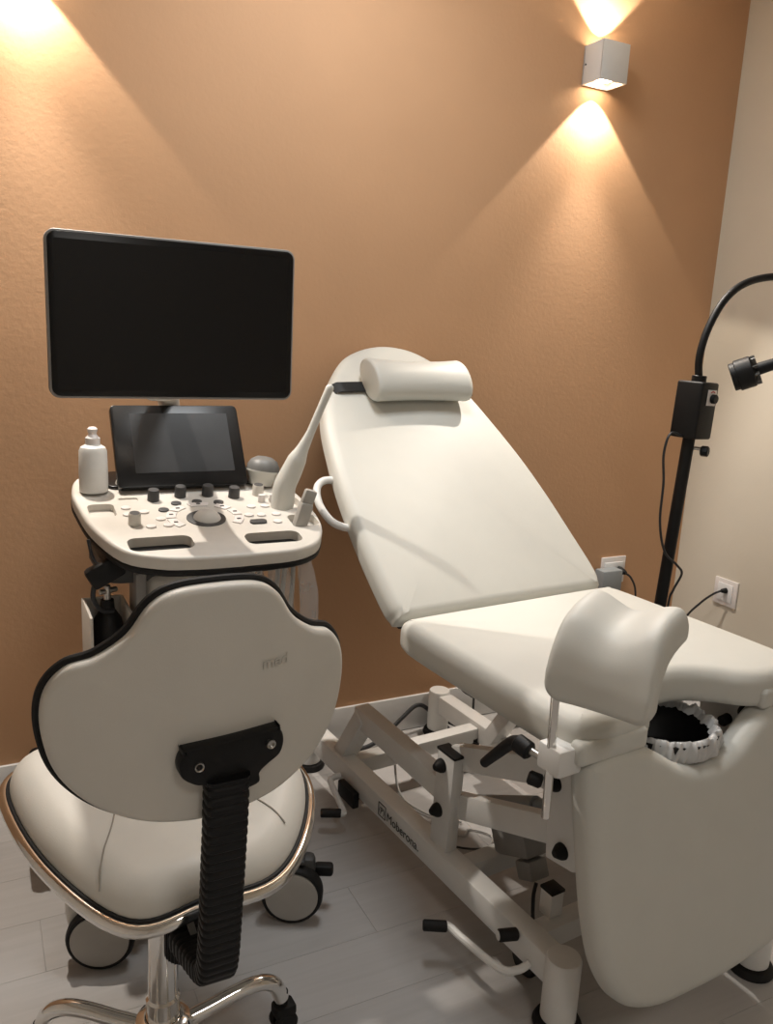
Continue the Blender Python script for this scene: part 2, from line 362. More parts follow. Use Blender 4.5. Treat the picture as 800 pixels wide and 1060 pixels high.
# neck pillow support etc. live on their own; base frame:
for u0 in (.0, .55):
    uc = u0+.03 if u0 == 0 else u0+.03
    b = B(); add_beam(b, b3(uc, -.20, .133), b3(uc, 1.0 if u0 == 0 else 1.10, .133), .072, .058, (0, 0, 1), .006)
    obj('base_rail', b, M['frame'], bed)
    for v in (-.235, 1.02 if u0 == 0 else 1.125):
        b = B(); add_lathe(b, [(0, .02), (.036, .02), (.040, .024), (.040, .170), (.037, .176), (0, .177)], Matrix.Translation(b3(uc, v, 0)), 32)
        f = obj('foot_post', b, M['frame'], bed)
        b = B(); add_lathe(b, [(0, 0), (.054, 0), (.056, .006), (.050, .018), (.03, .021), (0, .021)], Matrix.Translation(b3(uc, v, 0)), 32)
        obj('foot_pad', b, M['rubber'], f)
    uq = .043 if u0 == 0 else .547
    # trapezoid stand on the rail
    dv = 0 if u0 == 0 else .135
    b = B(); add_beam(b, b3(uq, -.005+dv, .16), b3(uq, .118+dv, .345), .062, .05, bU, .003)
    add_beam(b, b3(uq, .083+dv, .335), b3(uq, .545, .325), .064, .05, (0, 0, 1), .003)
    obj('stand_frame', b, M['frame'], bed)
    # post and lifting arms
    ui = .035 if u0 == 0 else .555
    b = B(); add_prism(b, [(.515, .165), (.59, .165), (.598, .44), (.525, .44)], lambda v, w_, d: b3(ui-.018+d, v, w_), 0, .036, .003)
    ps = obj('lift_post', b, M['frame'], bed)
    b = B(); add_box(b, b3(ui, .5615, .4425), (.039, .079, .008), BM.to_3x3(), .002); obj('post_cap', b, M['rubber'], ps)
    ua = .062 if u0 == 0 else .528
    for (v0, w0, v1, w1) in ((.555, .42, .95, .575), (.555, .282, .975, .445)):
        b = B(); add_beam(b, b3(ua, v0, w0), b3(ua, v1, w1), .066, .034, (0, 0, 1), .004); obj('lift_arm', b, M['frame'], bed)
    ub = .045 if u0 == 0 else .545
    b = B(); add_prism(b, [(.915, .655), (1.03, .68), (1.05, .41), (1.02, .385), (.935, .372)], lambda v, w_, d: b3(ub-.02+d, v, w_), 0, .04, .006)
    obj('hinge_bracket', b, M['frame'], bed)
    so = -1 if u0 == 0 else 1
    for (uu, v, w_) in ((ui, .548, .402), (ui, .545, .272), (ub, .945, .560), (ub, .985, .418)):
        p0 = b3(uu+so*.015, v, w_); p1 = b3(uu+so*.046, v, w_)
        b = B(); add_lathe(b, [(0, 0), (.0185, 0), (.0195, .004), (.018, .012), (.012, .022), (.008, .028), (0, .030)], Matrix.Translation(p0) @ frame(p1-p0).to_4x4(), 20)
        obj('bolt_cap', b, M['rubber'], bed)
    b = B(); add_beam(b, b3(ub, .5, .665), b3(ub, 1.09, .665), .04, .04, (0, 0, 1), .004); obj('seat_rail', b, M['frame'], bed)
    # transport wheel under the rail
    for v in (.87, .02):
        p = b3(uc+.035*(1 if u0 == 0 else -1), v, .042)
        b = B(); add_cyl(b, p-bU*.012, p+bU*.012, .042, n=24, bev=.006); obj('transport_wheel', b, M['rubber'], bed)
        b = B(); add_box(b, p+Vector((0, 0, .05)), (.034, .05, .05), BM.to_3x3(), .004); obj('wheel_fork', b, M['black'], bed)
for v, w_ in ((.02, .125), (.62, .125), (.90, .125)):
    b = B(); add_beam(b, b3(.058, v, w_), b3(.552, v, w_), .055, .05, (0, 0, 1), .004); obj('cross_bar', b, M['frame'], bed)
b = B(); add_beam(b, b3(.125, .875, .15), b3(.125, .875, .215), .04, .04, bU, .003); st = obj('stop_post', b, M['frame'], bed)
b = B(); add_box(b, b3(.125, .875, .218), (.043, .043, .008), BM.to_3x3(), .002); obj('stop_cap', b, M['rubber'], st)
b = B(); add_beam(b, b3(.045, .52, .665), b3(.545, .52, .665), .04, .04, (0, 0, 1), .003); obj('seat_cross_bar', b, M['frame'], bed)
# backrest support tubes
for uu in (.12, .47):
    b = B(); add_beam(b, b3(uu, .50, .66), back_map(uu-UC, .62, -.105), .03, .03, bU, .003); obj('backrest_tube', b, M['frame'], bed)
# actuator
b = B(); add_cyl(b, b3(.20, .40, .16), b3(.20, .72, .33), .024, n=20); add_cyl(b, b3(.20, .70, .32), b3(.20, .86, .42), .014, n=16); ac = obj('lift_actuator', b, M['adapter'], bed)
b = B(); add_box(b, b3(.20, .665, .215), (.085, .14, .10), BM.to_3x3() @ Matrix.Rotation(R(-25), 3, 'X'), .012); obj('motor', b, M['console_grey'], ac)
b = B(); add_box(b, b3(.19, .735, .16), (.06, .06, .05), BM.to_3x3() @ Matrix.Rotation(R(-25), 3, 'X'), .006); obj('motor_plug', b, M['console_grey'], ac)
b = B(); add_tube(b, [b3(.18, .765, .14), b3(.165, .775, .10), b3(.16, .80, .03), b3(.20, .84, .012)], .005); obj('motor_cable', b, M['cable'], ac)
b = B(); add_tube(b, [b3(.10, 1.0, .40), b3(.11, .99, .32), b3(.15, .96, .24), b3(.22, .93, .17)], .0045); obj('hanging_cable', b, M['cable'], bed)
# pedals
b = B(); add_tube(b, [b3(.0, .945, .112), b3(-.03, .942, .106), b3(-.06, .915, .102), b3(-.078, .80, .102), b3(-.081, .755, .102), b3(-.088, .742, .102)], .0095, smooth=True); pd = obj('foot_lever', b, M['frame'], bed)
b = B(); add_cyl(b, b3(-.085, .747, .10), b3(-.135, .715, .10), .0135, n=18, bev=.003); obj('lever_grip', b, M['rubber'], pd)
b = B(); add_tube(b, [b3(-.0, .045, .115), b3(-.03, .045, .112), b3(-.04, .06, .105), b3(-.05, .155, .072), b3(-.055, .17, .068), b3(-.065, .165, .066)], .0095); pd = obj('foot_lever', b, M['frame'], bed)
b = B(); add_cyl(b, b3(-.06, .166, .067), b3(-.115, .135, .066), .0135, n=18, bev=.003); obj('lever_grip', b, M['rubber'], pd)
b = B(); add_box(b, b3(-.012, .12, .095), (.022, .10, .05), BM.to_3x3(), .004); obj('lever_mount', b, M['black'], bed)
b = B(); add_cyl(b, b3(.0, .90, .158), b3(-.045, .885, .160), .0145, n=18, bev=.003); gp = obj('side_grip', b, M['rubber'], bed)
b = B(); add_cyl(b, b3(-.0445, .885, .160), b3(-.0465, .8845, .160), .011, n=18, bev=0); obj('grip_plug', b, M['frame'], gp)
# lettering on the rail
obj('rail_lettering', text_bm('Moberona.', .038, .0003, lambda x, y_, z: b3(-.0003-z, .325+x, .117+y_)), M['print'], bed, smooth=0)
b = B()
for (v0, w0, v1, w1) in ((.28, .113, .318, .113), (.28, .153, .318, .153), (.28, .113, .28, .153), (.318, .113, .318, .153)):
    add_beam(b, b3(-.0003, v0, w0), b3(-.0003, v1, w1), .0012, .002, bU, 0)
lg = obj('rail_emblem', b, M['print'], bed, smooth=0)
obj('emblem_letter', text_bm('(P)', .026, .0003, lambda x, y_, z: b3(-.0003-z, .283+x, .124+y_)), M['print'], lg, smooth=0)
# side loop on the backrest
b = B(); add_tube(b, [back_map(-.35, .475, -.05), back_map(-.395, .48, -.05), back_map(-.428, .455, -.05), back_map(-.44, .40, -.05), back_map(-.425, .345, -.05), back_map(-.39, .318, -.05), back_map(-.34, .312, -.05)], .011, n=14)
obj('side_loop', b, M['frame'], bed)
# knee support with rod, clamp and lever
b = B(); add_cyl(b, b3(-.115, 1.064, .585), b3(-.115, 1.056, .90), .0088, n=18); obj('support_rod', b, M['chrome'], bed)
b = B(); add_box(b, b3(-.093, 1.063, .712), (.062, .062, .056), BM.to_3x3(), .006); cbk = obj('clamp_block', b, M['frame'], bed)
b = B(); add_beam(b, b3(-.08, 1.03, .672), b3(.06, 1.01, .662), .045, .03, (0, 0, 1), .003); obj('clamp_arm', b, M['frame'], bed)
b = B(); add_cyl(b, b3(-.112, 1.035, .70), b3(-.122, .99, .705), .008, n=14); lv = obj('clamp_screw', b, M['steel'], bed)
b = B(); add_cyl(b, b3(-.118, 1.008, .700), b3(-.126, .972, .708), .019, n=20, bev=.004)
add_tube(b, [b3(-.124, .985, .708), b3(-.126, .962, .700), b3(-.125, .918, .655), b3(-.123, .878, .612)], .0155, r_end=.0105, n=14)
obj('clamp_lever', b, M['black'], bed)
b = B(); add_cyl(b, b3(-.105, 1.035, .645), b3(-.125, 1.015, .652), .0145, n=18, bev=.004); obj('clamp_knob', b, M['rubber'], bed)
ka = R(-62); kd = Vector((math.cos(ka), math.sin(ka), 0)); kn = Vector((math.sin(ka), -math.cos(ka), 0)); kr = b3(-.115, 1.056, 0); kc = kr+kd*.091
def knee():
    bm = B(); rings = []; N = 33; W2 = .101; TT = .048
    base = [(-.135, 1.000), (-.095, .998), (-.050, .992), (-.008, .975), (.020, .942), (.031, .905), (.033, .882), (.033, .856)]
    pr = [Vector((p.x, p.y)) for p in spline([(x, z, 0) for x, z in base], 4)]
    n_ = len(pr)
    for i in range(N):
        f = -1+2*i/(N-1); f = math.copysign(1-(1-abs(f))**1.7, f) if abs(f) > 1e-9 else 0; a = W2*f
        e = max(0, (abs(a)-(W2-.012))/.012); ins = .012*(1-math.sqrt(max(0, 1-e*e)))
        g = abs(f)
        raise_ = .024*(1-math.cos(math.pi*min(g/.78, 1)))/2-.022*max(0, (g-.78)/.22)**2
        outer, inner = [], []
        for k, p in enumerate(pr):
            t = pr[min(k+1, n_-1)]-pr[max(k-1, 0)]; nn = Vector((-t.y, t.x)).normalized()
            if nn.y < -.2: nn = -nn
            top = max(0, min(1, 1-(k/(n_-1)-.45)/.35))
            low = max(0, (k/(n_-1)-.6)/.4)
            q = p+Vector((.010*f*f*(1-top), raise_*top+low*.022*max(0, (g-.70)/.30)**2))
            outer.append(q-nn*ins); inner.append(q-nn*(TT-ins))
        def cap(p, q, nseg=6):      # half-round between outer and inner ends
            out = []; c = (p+q)/2; h = (p-q)/2; d = Vector((h.y, -h.x))
            for s_ in range(1, nseg):
                an = math.pi*s_/nseg; out.append(c+h*math.cos(an)+d*math.sin(an)*.6)
            return out
        loop = outer+cap(outer[-1], inner[-1])+inner[::-1]+cap(inner[0], outer[0])
        rings.append([bm.verts.new(kc+kd*a+kn*p.x+Vector((0, 0, p.y))) for p in loop])
    skin(bm, rings)
    bm.faces.new(rings[0]); bm.faces.new(rings[-1][::-1])
    return bm
obj('knee_support', knee(), M['vinyl'], bed, smooth=50)
# right side of the foot end: clamp, gas spring and grips
b = B(); add_box(b, b3(.585, .955, .645), (.055, .075, .085), BM.to_3x3(), .006); obj('clamp_block', b, M['frame'], bed)
b = B(); add_cyl(b, b3(.47, .93, .64), b3(.52, 1.04, .565), .011, n=16); obj('gas_spring', b, M['chrome'], bed)
b = B(); add_cyl(b, b3(.50, 1.0, .625), b3(.57, 1.0, .635), .013, n=16, bev=.003); obj('spring_grip', b, M['rubber'], bed)
for v, w_ in ((1.045, .672), (1.045, .565)):
    b = B(); add_cyl(b, b3(.525, v, w_), b3(.50, v+.012, w_), .017, n=18, bev=.004); obj('bolt_cap', b, M['rubber'], bed)
b = B(); add_box(b, b3(.49, .93, .53), (.03, .03, .10), BM.to_3x3(), .003); obj('spring_mount', b, M['black'], bed)
# basin in the seat cut-out
b = B(); add_lathe(b, [(.0, .615), (.09, .62), (.118, .66), (.128, .708), (.122, .708), (.112, .664), (.086, .626), (0, .622)], Matrix.Translation(b3(UC, .985, -.042)), 40)
obj('basin', b, M['black'], bed)
tl = B(); rg = []
NJ = 220
for k, (rr, zz, am) in enumerate(((.106, .658, .002), (.112, .668, .003), (.118, .676, .003), (.124, .675, .003), (.129, .666, .003), (.131, .654, .004), (.131, .642, .004), (.128, .630, .005))):
    ring = []
    for j in range(NJ):
        an = 2*math.pi*j/NJ; q = am*(math.sin(13*an+.5*k)+.7*math.sin(29*an+.9*k)+.6*math.sin(47*an-.8*k)+.25*random.uniform(-1, 1))
        ring.append(tl.verts.new(b3(UC+(rr+q)*math.cos(an), .985+(rr+q)*math.sin(an), zz+q*.8)))
    rg.append(ring)
skin(tl, rg)
tag(obj('basin_liner', tl, M['liner'], smooth=60), 'crinkled clear plastic liner over the black basin at the bed foot', 'plastic liner')

# neck pillow with strap
pil = thing('neck_pillow', 'cream roll pillow strapped across the top of the backrest', 'pillow', back_map(0, .80, .03))
b = B(); rings = []
for i in range(21):
    f = -1+2*i/20; a = .178*math.copysign(1-(1-abs(f))**1.8, f) if f else 0
    e = max(0, (abs(a)-.168)/.0101); ins = .010*(1-math.sqrt(max(0, 1-e*e)))
    rings.append([b.verts.new(back_map(.002+a, .778+(math.cos(q)*(.070-ins+.3*a*a)), .046+math.sin(q)*(.052-ins)*(1 if math.sin(q) > 0 else .85)+.12*a*a)) for q in [2*math.pi*k/28 for k in range(28)]])
skin(b, rings); b.faces.new(rings[0]); b.faces.new(rings[-1][::-1])
obj('roll', b, M['vinyl'], pil, smooth=50)
b = B(); rr = []
for i in range(25):
    a = -.285+.535*i/24; n0 = .006-.9*max(0, abs(a+.018)-.250)
    rr.append([b.verts.new(back_map(a, s_, n0+d_+.008*(1-(a/.3)**2))) for s_, d_ in ((.765, 0), (.765, .003), (.803, .003), (.803, 0))])
skin(b, rr); b.faces.new(rr[0]); b.faces.new(rr[-1][::-1])
obj('strap', b, M['black'], pil)

# ------------------------------------------------------------------ ultrasound machine
us = thing('ultrasound_machine', 'cream ultrasound cart with black monitor, touch screen and control panel', 'ultrasound machine', (.45, 2.1, 0))
TP = R(12)
def pan(x, d, n): return Vector((x, 1.829+d*math.cos(TP)-n*math.sin(TP), .966+d*math.sin(TP)+n*math.cos(TP)))
# monitor
MC = Vector((.436, 1.95, 1.499))
def monm(x, z, d): return MC+Vector((x, d, z))
b = B(); add_prism(b, rrect(.558, .356, .022, 6), monm, -.012, .016, .003); mo = obj('monitor', b, M['console_grey'], us)
b = B(); add_prism(b, rrect(.548, .346, .018, 6), monm, -.0150, -.0118, .001); obj('monitor_glass', b, M['gloss'], mo)
b = B(); add_prism(b, rrect(.524, .318, .004, 3), monm, -.0153, -.0149, 0); obj('screen', b, M['gloss'], mo)
b = B(); add_box(b, (.436, 1.985, 1.49), (.22, .04, .20), bev=.015); obj('monitor_back', b, M['console'], mo)
b = B(); add_tube(b, [(.44, 2.0, 1.42), (.44, 2.05, 1.36), (.45, 2.14, 1.335), (.48, 2.30, 1.33), (.51, 2.38, 1.24), (.51, 2.37, 1.0), (.51, 2.37, .85)], .030, n=16)
add_box(b, (.41, 2.02, 1.335), (.07, .05, .05), bev=.012); obj('monitor_arm', b, M['console'], us)
# touch screen
def tab(x, y_, d): # plane leaning back
    a = R(57); return Vector((.513+x, 2.205+y_*math.cos(a)+d*math.sin(a), 1.062+y_*math.sin(a)-d*math.cos(a)))
b = B(); add_prism(b, rrect(.352, .245, .014, 5, 0, .118), tab, -.008, .014, .003); ts = obj('touch_screen', b, M['gloss'], us)
b = B(); add_prism(b, rrect(.270, .178, .003, 2, .008, .126), tab, -.0086, -.0078, 0); obj('screen', b, M['screen'], ts)
# control panel
ctrl = [(.225, .42), (.227, .34), (.245, .20), (.295, .065), (.37, .015), (.444, 0), (.52, -.004), (.606, -.003), (.70, .003), (.765, .035), (.803, .095), (.822, .16), (.828, .25), (.818, .36), (.79, .47), (.74, .53), (.6, .545), (.45, .545), (.3, .535), (.245, .50)]
ol = outline(ctrl, 4)
b = B(); add_cushion(b, ol, .034, .009, pan, centre=(.52, .26), rb=.004, steps=4, rings=(.9, .5)); cp = obj('control_panel', b, M['console'], us)
cb_ = B()
for (x0, d0, w0, h0) in ((.388, .085, .152, .070), (.664, .076, .144, .062)): add_prism(cb_, rrect(w0, h0, .022, 5, x0, d0), pan, -.06, .02, 0)
add_prism(cb_, rrect(.064, .080, .016, 4, .282, .285), pan, -.018, .02, 0); add_prism(cb_, rrect(.048, .024, .006, 3, .356, .345), pan, -.004, .02, 0)
add_prism(cb_, rrect(.075, .07, .018, 4, .775, .165), pan, -.022, .02, 0); add_prism(cb_, rrect(.085, .085, .03, 5, .765, .285), pan, -.020, .02, 0)
add_prism(cb_, rrect(.02, .02, .004, 3, .22, .27), pan, -.05, .02, 0); add_prism(cb_, rrect(.018, .018, .004, 3, .832, .215), pan, -.05, .02, 0)
# handle openings, tray and cups are cut out of the top shell
cut(cp, (lambda t: (bmesh.ops.transform(t, matrix=ORG[us.name].inverted(), verts=t.verts), t)[1])(cb_))
b = B(); add_cushion(b, [(.525+(x-.525)*1.004, .26+(d-.26)*1.004) for x, d in ol], .020, .004, lambda x, d, n: pan(x, d, n-.0335), centre=(.52, .26), rb=.012, steps=4, rings=(.9, .5)); obj('panel_bumper', b, M['black'], us)
b = B(); add_prism(b, rrect(.43, .11, .03, 5, .525, .468), pan, 0, .010, .004); obj('screen_base', b, M['gloss'], cp)
for (x0, d0, w0, h0) in ((.388, .085, .150, .068), (.664, .076, .142, .060)):
    b = B(); add_prism(b, rrect(w0, h0, .021, 5, x0, d0), pan, -.034, -.024, 0); obj('handle_well', b, M['black'], cp)
b = B(); add_lathe(b, [(0, .012), (.016, .011), (.019, .0)], Matrix.Translation(pan(.355, .432, .008)) @ Matrix.Rotation(TP, 4, 'X'), 20); obj('power_button', b, M['console'], cp)
def knob(x, d, r, h, m, name, cap=None):
    bm = B(); add_lathe(bm, [(0, -.001), (r, -.001), (r*.97, h*.85), (r*.86, h), (0, h)], Matrix.Translation(pan(x, d, 0)) @ Matrix.Rotation(TP, 4, 'X'), 24)
    o = obj(name, bm, m, cp)
for x, d in ((.418, .336), (.492, .352), (.566, .352), (.634, .332)): knob(x, d, .0155, .030, M['dark_grey'], 'black_knob')
for x, d in ((.415, .425), (.475, .425), (.533, .425), (.590, .428), (.643, .424)): knob(x, d, .012, .026, M['black'], 'slider_cap')
for x, d in ((.346, .197), (.705, .342)):
    knob(x, d, .0155, .030, M['console'], 'white_knob'); 
    bm = B(); add_lathe(bm, [(0, .0306), (.0125, .0306), (.0125, .029)], Matrix.Translation(pan(x, d, 0)) @ Matrix.Rotation(TP, 4, 'X'), 20); obj('knob_face', bm, M['dark_grey'], cp)
def button(x, d, wx, hy, m, h=.004):
    bm = B(); add_prism(bm, [(x+wx*math.cos(q), d+hy*math.sin(q)) for q in [2*math.pi*k/16 for k in range(16)]], pan, -.002, h, .001); obj('button', bm, m, cp)
for x, d in ((.341, .292), (.339, .252), (.381, .262), (.413, .216), (.382, .176), (.424, .178), (.640, .21), (.673, .207), (.714, .207), (.703, .162), (.662, .262), (.700, .262)): button(x, d, .0125, .0105, M['plate'])
for x, d in ((.431, .268), (.471, .305), (.527, .310), (.583, .300)): button(x, d, .0135, .012, M['dark_grey'])
bm = B(); add_prism(bm, rrect(.044, .022, .009, 4, .652, .166), pan, -.002, .005, .001); obj('button', bm, M['dark_grey'], cp)
for x in (.700, .732):
    bm = B(); add_prism(bm, rrect(.02, .012, .005, 3, x, .292), pan, -.002, .022, .002); obj('rocker', bm, M['plate'], cp)
for k, a in enumerate((200, 165, 133, 90, 47, 15, -20)):   # curved keys round the trackball
    pts = []
    w2 = 17 if k == 3 else 13
    if k in (0, 6): w2 = 17
    for q in range(7): pts.append((.526+.098*math.cos(R(a-w2+2*w2*q/6)), .215+.088*math.sin(R(a-w2+2*w2*q/6))))
    for q in range(7): pts.append((.526+.074*math.cos(R(a+w2-2*w2*q/6)), .215+.066*math.sin(R(a+w2-2*w2*q/6))))
    bm = B(); add_prism(bm, pts, pan, -.002, .003, .0008); obj('ring_key', bm, M['plate'], cp)
    bm = B(); add_box(bm, pan(.526+.086*math.cos(R(a)), .215+.077*math.sin(R(a)), .0035), (.010, .006, .001), Matrix.Rotation(TP, 3, 'X'), 0); obj('key_mark', bm, M['dark_grey'], cp)
bm = B(); add_prism(bm, [(.526+.050*math.cos(q), .205+.047*math.sin(q)) for q in [2*math.pi*k/32 for k in range(32)]], pan, -.002, .003, .001); obj('trackball_ring', bm, M['dark_grey'], cp)
bm = B(); bmesh.ops.create_uvsphere(bm, u_segments=28, v_segments=16, radius=.038, matrix=Matrix.Translation(pan(.528, .205, -.012))); obj('trackball', bm, M['bottle'], cp)
# column, pocket, base, casters
b = B(); add_box(b, (.482, 2.16, .56), (.215, .24, .62), bev=.03, seg=4); obj('column', b, M['console'], us)
b = B(); add_box(b, (.36, 2.07, .70), (.028, .10, .36), bev=.008); obj('side_rib', b, M['console_grey'], us)
b = B(); add_prism(b, rrect(.50, .30, .06, 5, .52, 0), lambda x, y_, d: Vector((x, 2.2+y_, .845+d)), 0, .06, .01); obj('panel_support', b, M['dark_grey'], us)
b = B(); add_cushion(b, outline([(.22, 1.80), (.68, 1.80), (.70, 1.95), (.66, 2.10), (.70, 2.38), (.60, 2.45), (.30, 2.45), (.2, 2.38), (.24, 2.10), (.19, 1.95)], 4), .10, .03, lambda x, y_, z: Vector((x, y_, .27+z)), centre=(.45, 2.1), rb=.01); obj('base', b, M['console'], us)
for sx_, x, y_, hd in ((-1, .211, 1.765, 20), (1, .676, 1.735, 26), (-1, .25, 2.36, 0), (1, .65, 2.36, 60)):
    c = Vector((x, y_, .079)); ax = Vector((-math.sin(R(hd))*.0, -1, 0)) if hd == 0 else Vector((-math.sin(R(hd)), -math.cos(R(hd)), 0))
    b = B(); add_lathe(b, [(0, -.022), (.060, -.022), (.072, -.020), (.079, -.012), (.079, .012), (.075, .020), (.070, .022), (.067, .019), (0, .019)], Matrix.Translation(c) @ frame(ax).to_4x4(), 40)
    wh = obj('caster_wheel', b, M['rubber'], us)
    b = B(); add_lathe(b, [(0, .0235), (.062, .0235), (.067, .0215), (.067, .0)], Matrix.Translation(c) @ frame(ax).to_4x4(), 40); obj('wheel_disc', b, M['disc'], wh)
    b = B(); sd = ax.cross(Vector((0, 0, 1)))
    add_box(b, c-ax*.030+Vector((0, 0, .055)), (.11, .045, .07), frame(Vector((0, 0, 1)), sd), .015)
    add_cyl(b, c-ax*.03+Vector((0, 0, .08)), c-ax*.03+Vector((0, 0, .13)), .03)
    add_box(b, c-ax*.01+sd*-.0+Vector((0, 0, .088)), (.06, .035, .014), frame(Vector((0, 0, 1)), sd), .006)
    obj('caster_fork', b, M['dark_grey'], us)
    b = B(); add_box(b, c-ax*.02+Vector((.085, 0, .03)), (.05, .03, .03), frame(Vector((0, 0, 1)), sd), .008); obj('brake_tab', b, M['rubber'], us)
b = B(); add_box(b, (.165, 1.815, .165), (.05, .06, .12), bev=.01); obj('leg_cover', b, M['console'], us)
# side pocket, open at the top
b = B(); add_box(b, (.235, 2.06, .64), (.008, .16, .30), bev=.003); add_box(b, (.33, 2.06, .64), (.008, .16, .30), bev=.003)
add_box(b, (.28, 2.14, .64), (.10, .008, .30), bev=.003); add_box(b, (.28, 1.985, .60), (.10, .008, .22), bev=.003); add_box(b, (.28, 2.06, .49), (.10, .16, .01), bev=.003)
obj('side_pocket', b, M['console'], us)
b = B(); add_box(b, (.150, 2.20, .290), (.115, .12, .10), bev=.02, seg=3); obj('rear_bumper', b, M['black'], us)
b = B(); add_tube(b, [(.17, 2.2, .32), (.140, 2.19, .35), (.134, 2.19, .40), (.165, 2.19, .43), (.20, 2.2, .42), (.21, 2.2, .36)], .018, n=12); obj('cable_hook', b, M['black'], us)
# things carried by the cart
t = thing('gel_bottle', 'white squeeze bottle with nozzle cap standing on the cart panel', 'bottle', pan(.279, .405, 0))
p = pan(.279, .405, .001); mx = Matrix.Translation(p)
b = B(); add_lathe(b, [(0, 0), (.033, 0), (.036, .004), (.0365, .05), (.035, .108), (.031, .118), (.018, .126), (.016, .128)], mx, 32); obj('bottle_body', b, M['bottle'], t)
b = B(); add_lathe(b, [(0, .124), (.0185, .125), (.0185, .142), (.013, .147), (.010, .152), (.012, .160), (.013, .165), (.008, .170), (0, .171)], mx, 24); obj('nozzle_cap', b, M['plate'], t)
t = thing('dome_probe', 'grey domed ultrasound probe resting behind the panel by the touch screen', 'ultrasound probe', pan(.735, .42, 0))
mx = Matrix.Translation(pan(.735, .41, .001)) @ Matrix.Rotation(R(8), 4, 'Y')
b = B(); add_lathe(b, [(0, 0), (.034, 0), (.036, .012), (.044, .034), (.049, .040), (.049, .044)], mx, 32); obj('probe_body', b, M['vinyl'], t)
b = B(); add_lathe(b, [(.047, .043), (.046, .055), (.038, .070), (.022, .080), (0, .083)], mx, 32); obj('probe_dome', b, M['mid_grey'], t)
t = thing('wand_probe', 'long cream wand probe leaning upright in the panel holder', 'ultrasound probe', (.75, 2.08, 1.0))
b = B(); P = [Vector(q) for q in ((.742, 2.08, 1.000), (.748, 2.078, 1.03), (.752, 2.075, 1.075), (.768, 2.07, 1.115), (.782, 2.065, 1.15), (.795, 2.06, 1.18), (.815, 2.055, 1.225), (.84, 2.05, 1.29), (.862, 2.045, 1.345))]
rad = (.030, .032, .031, .029, .026, .017, .0115, .0105, .0115); Q = spline(P, 5); rings = []
for i, q in enumerate(Q):
    k = i/5; i0 = min(int(k), len(rad)-2); rr = rad[i0]+(rad[i0+1]-rad[i0])*(k-i0)
    f = frame(Q[min(i+1, len(Q)-1)]-Q[max(i-1, 0)], (0, 1, 0))
    rings.append([b.verts.new(q+f @ Vector((rr*.85*math.cos(a), rr*math.sin(a), 0))) for a in [2*math.pi*j/20 for j in range(20)]])
f = frame(Q[-1]-Q[-2], (0, 1, 0)); rings.append([b.verts.new(Q[-1]+f @ Vector((.008*math.cos(a), .008*math.sin(a), .007))) for a in [2*math.pi*j/20 for j in range(20)]])
rings = [[b.verts.new(Q[0])]]+rings+[[b.verts.new(Q[-1]+f @ Vector((0, 0, .010)))]]
skin(b, rings); obj('wand', b, M['vinyl'], t, smooth=60)
t = thing('flat_probe', 'small flat tipped grey probe standing at the right edge of the panel', 'ultrasound probe', (.755, 1.965, .99))
b = B(); add_beam(b, (.752, 1.968, .975), (.772, 1.958, 1.055), .030, .038, (0, 1, 0), .010); add_beam(b, (.770, 1.959, 1.05), (.782, 1.953, 1.088), .018, .034, (0, 1, 0), .006)
obj('probe_shell', b, M['disc'], t)
# bottle of the left pocket, pouch, hanging tubes
t = thing('pocket_bottle', 'black bottle with a small metal valve in the cart side pocket', 'bottle', (.283, 2.06, .495))
b = B(); add_lathe(b, [(0, 0), (.040, 0), (.042, .01), (.042, .21), (.034, .26), (.018, .285), (.016, .31), (0, .312)], Matrix.Translation((.283, 2.06, .497)), 28); obj('bottle_body', b, M['black'], t)
b = B(); add_cyl(b, (.283, 2.06, .805), (.283, 2.06, .845), .009); add_cyl(b, (.262, 2.05, .83), (.308, 2.07, .83), .007); obj('valve', b, M['steel'], t)
t = thing('cable_box', 'black cable box hanging under the left corner of the cart panel', 'adapter', (.262, 1.97, .94))
b = B(); add_box(b, (.268, 1.975, .905), (.085, .035, .055), Matrix.Rotation(R(-28), 3, 'Y'), .010); obj('box_shell', b, M['black'], t)
b = B(); add_tube(b, [(.233, 1.985, .985), (.24, 1.98, .945), (.25, 1.975, .925)], .004); add_tube(b, [(.245, 1.975, .885), (.24, 1.98, .84), (.262, 2.0, .80), (.29, 2.02, .79)], .006); obj('box_cord', b, M['cable'], t)
t = thing('probe_cable', 'looped pale probe cables in clear sleeves hanging below the panel', 'cable', (.70, 1.98, .93))
b = B()
for x0, x1, z0 in ((.60, .63, .50), (.64, .68, .46), (.75, .70, .52)):
    add_tube(b, [(x0, 1.99, .90), (x0-.005, 1.985, .78), ((x0+x1)/2-.01, 1.98, z0+.03), ((x0+x1)/2+.02, 1.98, z0), (x1+.02, 1.985, .75), (x1+.03, 1.99, .90)], .0065, n=10)
obj('cable_loop', b, M['white_cable'], t)
for c0, rad_, x1 in ((Vector((.625, 1.985, 0)), .034, .02), (Vector((.705, 1.98, 0)), .030, .01), (Vector((.775, 1.975, 0)), .022, .02)):
    b = B(); rings = []
    for k in range(18):
        z = .905-.020*k; rr = rad_*(.75+.35*math.sin(math.pi*min(1, k/13)))
        rings.append([b.verts.new(c0+Vector((x1*math.sin(k/6)+rr*(1+.14*math.sin(5*a+k*.5)+.08*random.uniform(-1, 1))*math.cos(a), rr*.7*(1+.12*math.sin(4*a+k*.7))*math.sin(a), z))) for a in [2*math.pi*j/28 for j in range(28)]])
    skin(b, rings); obj('clear_sleeve', b, M['film'], t, smooth=50)

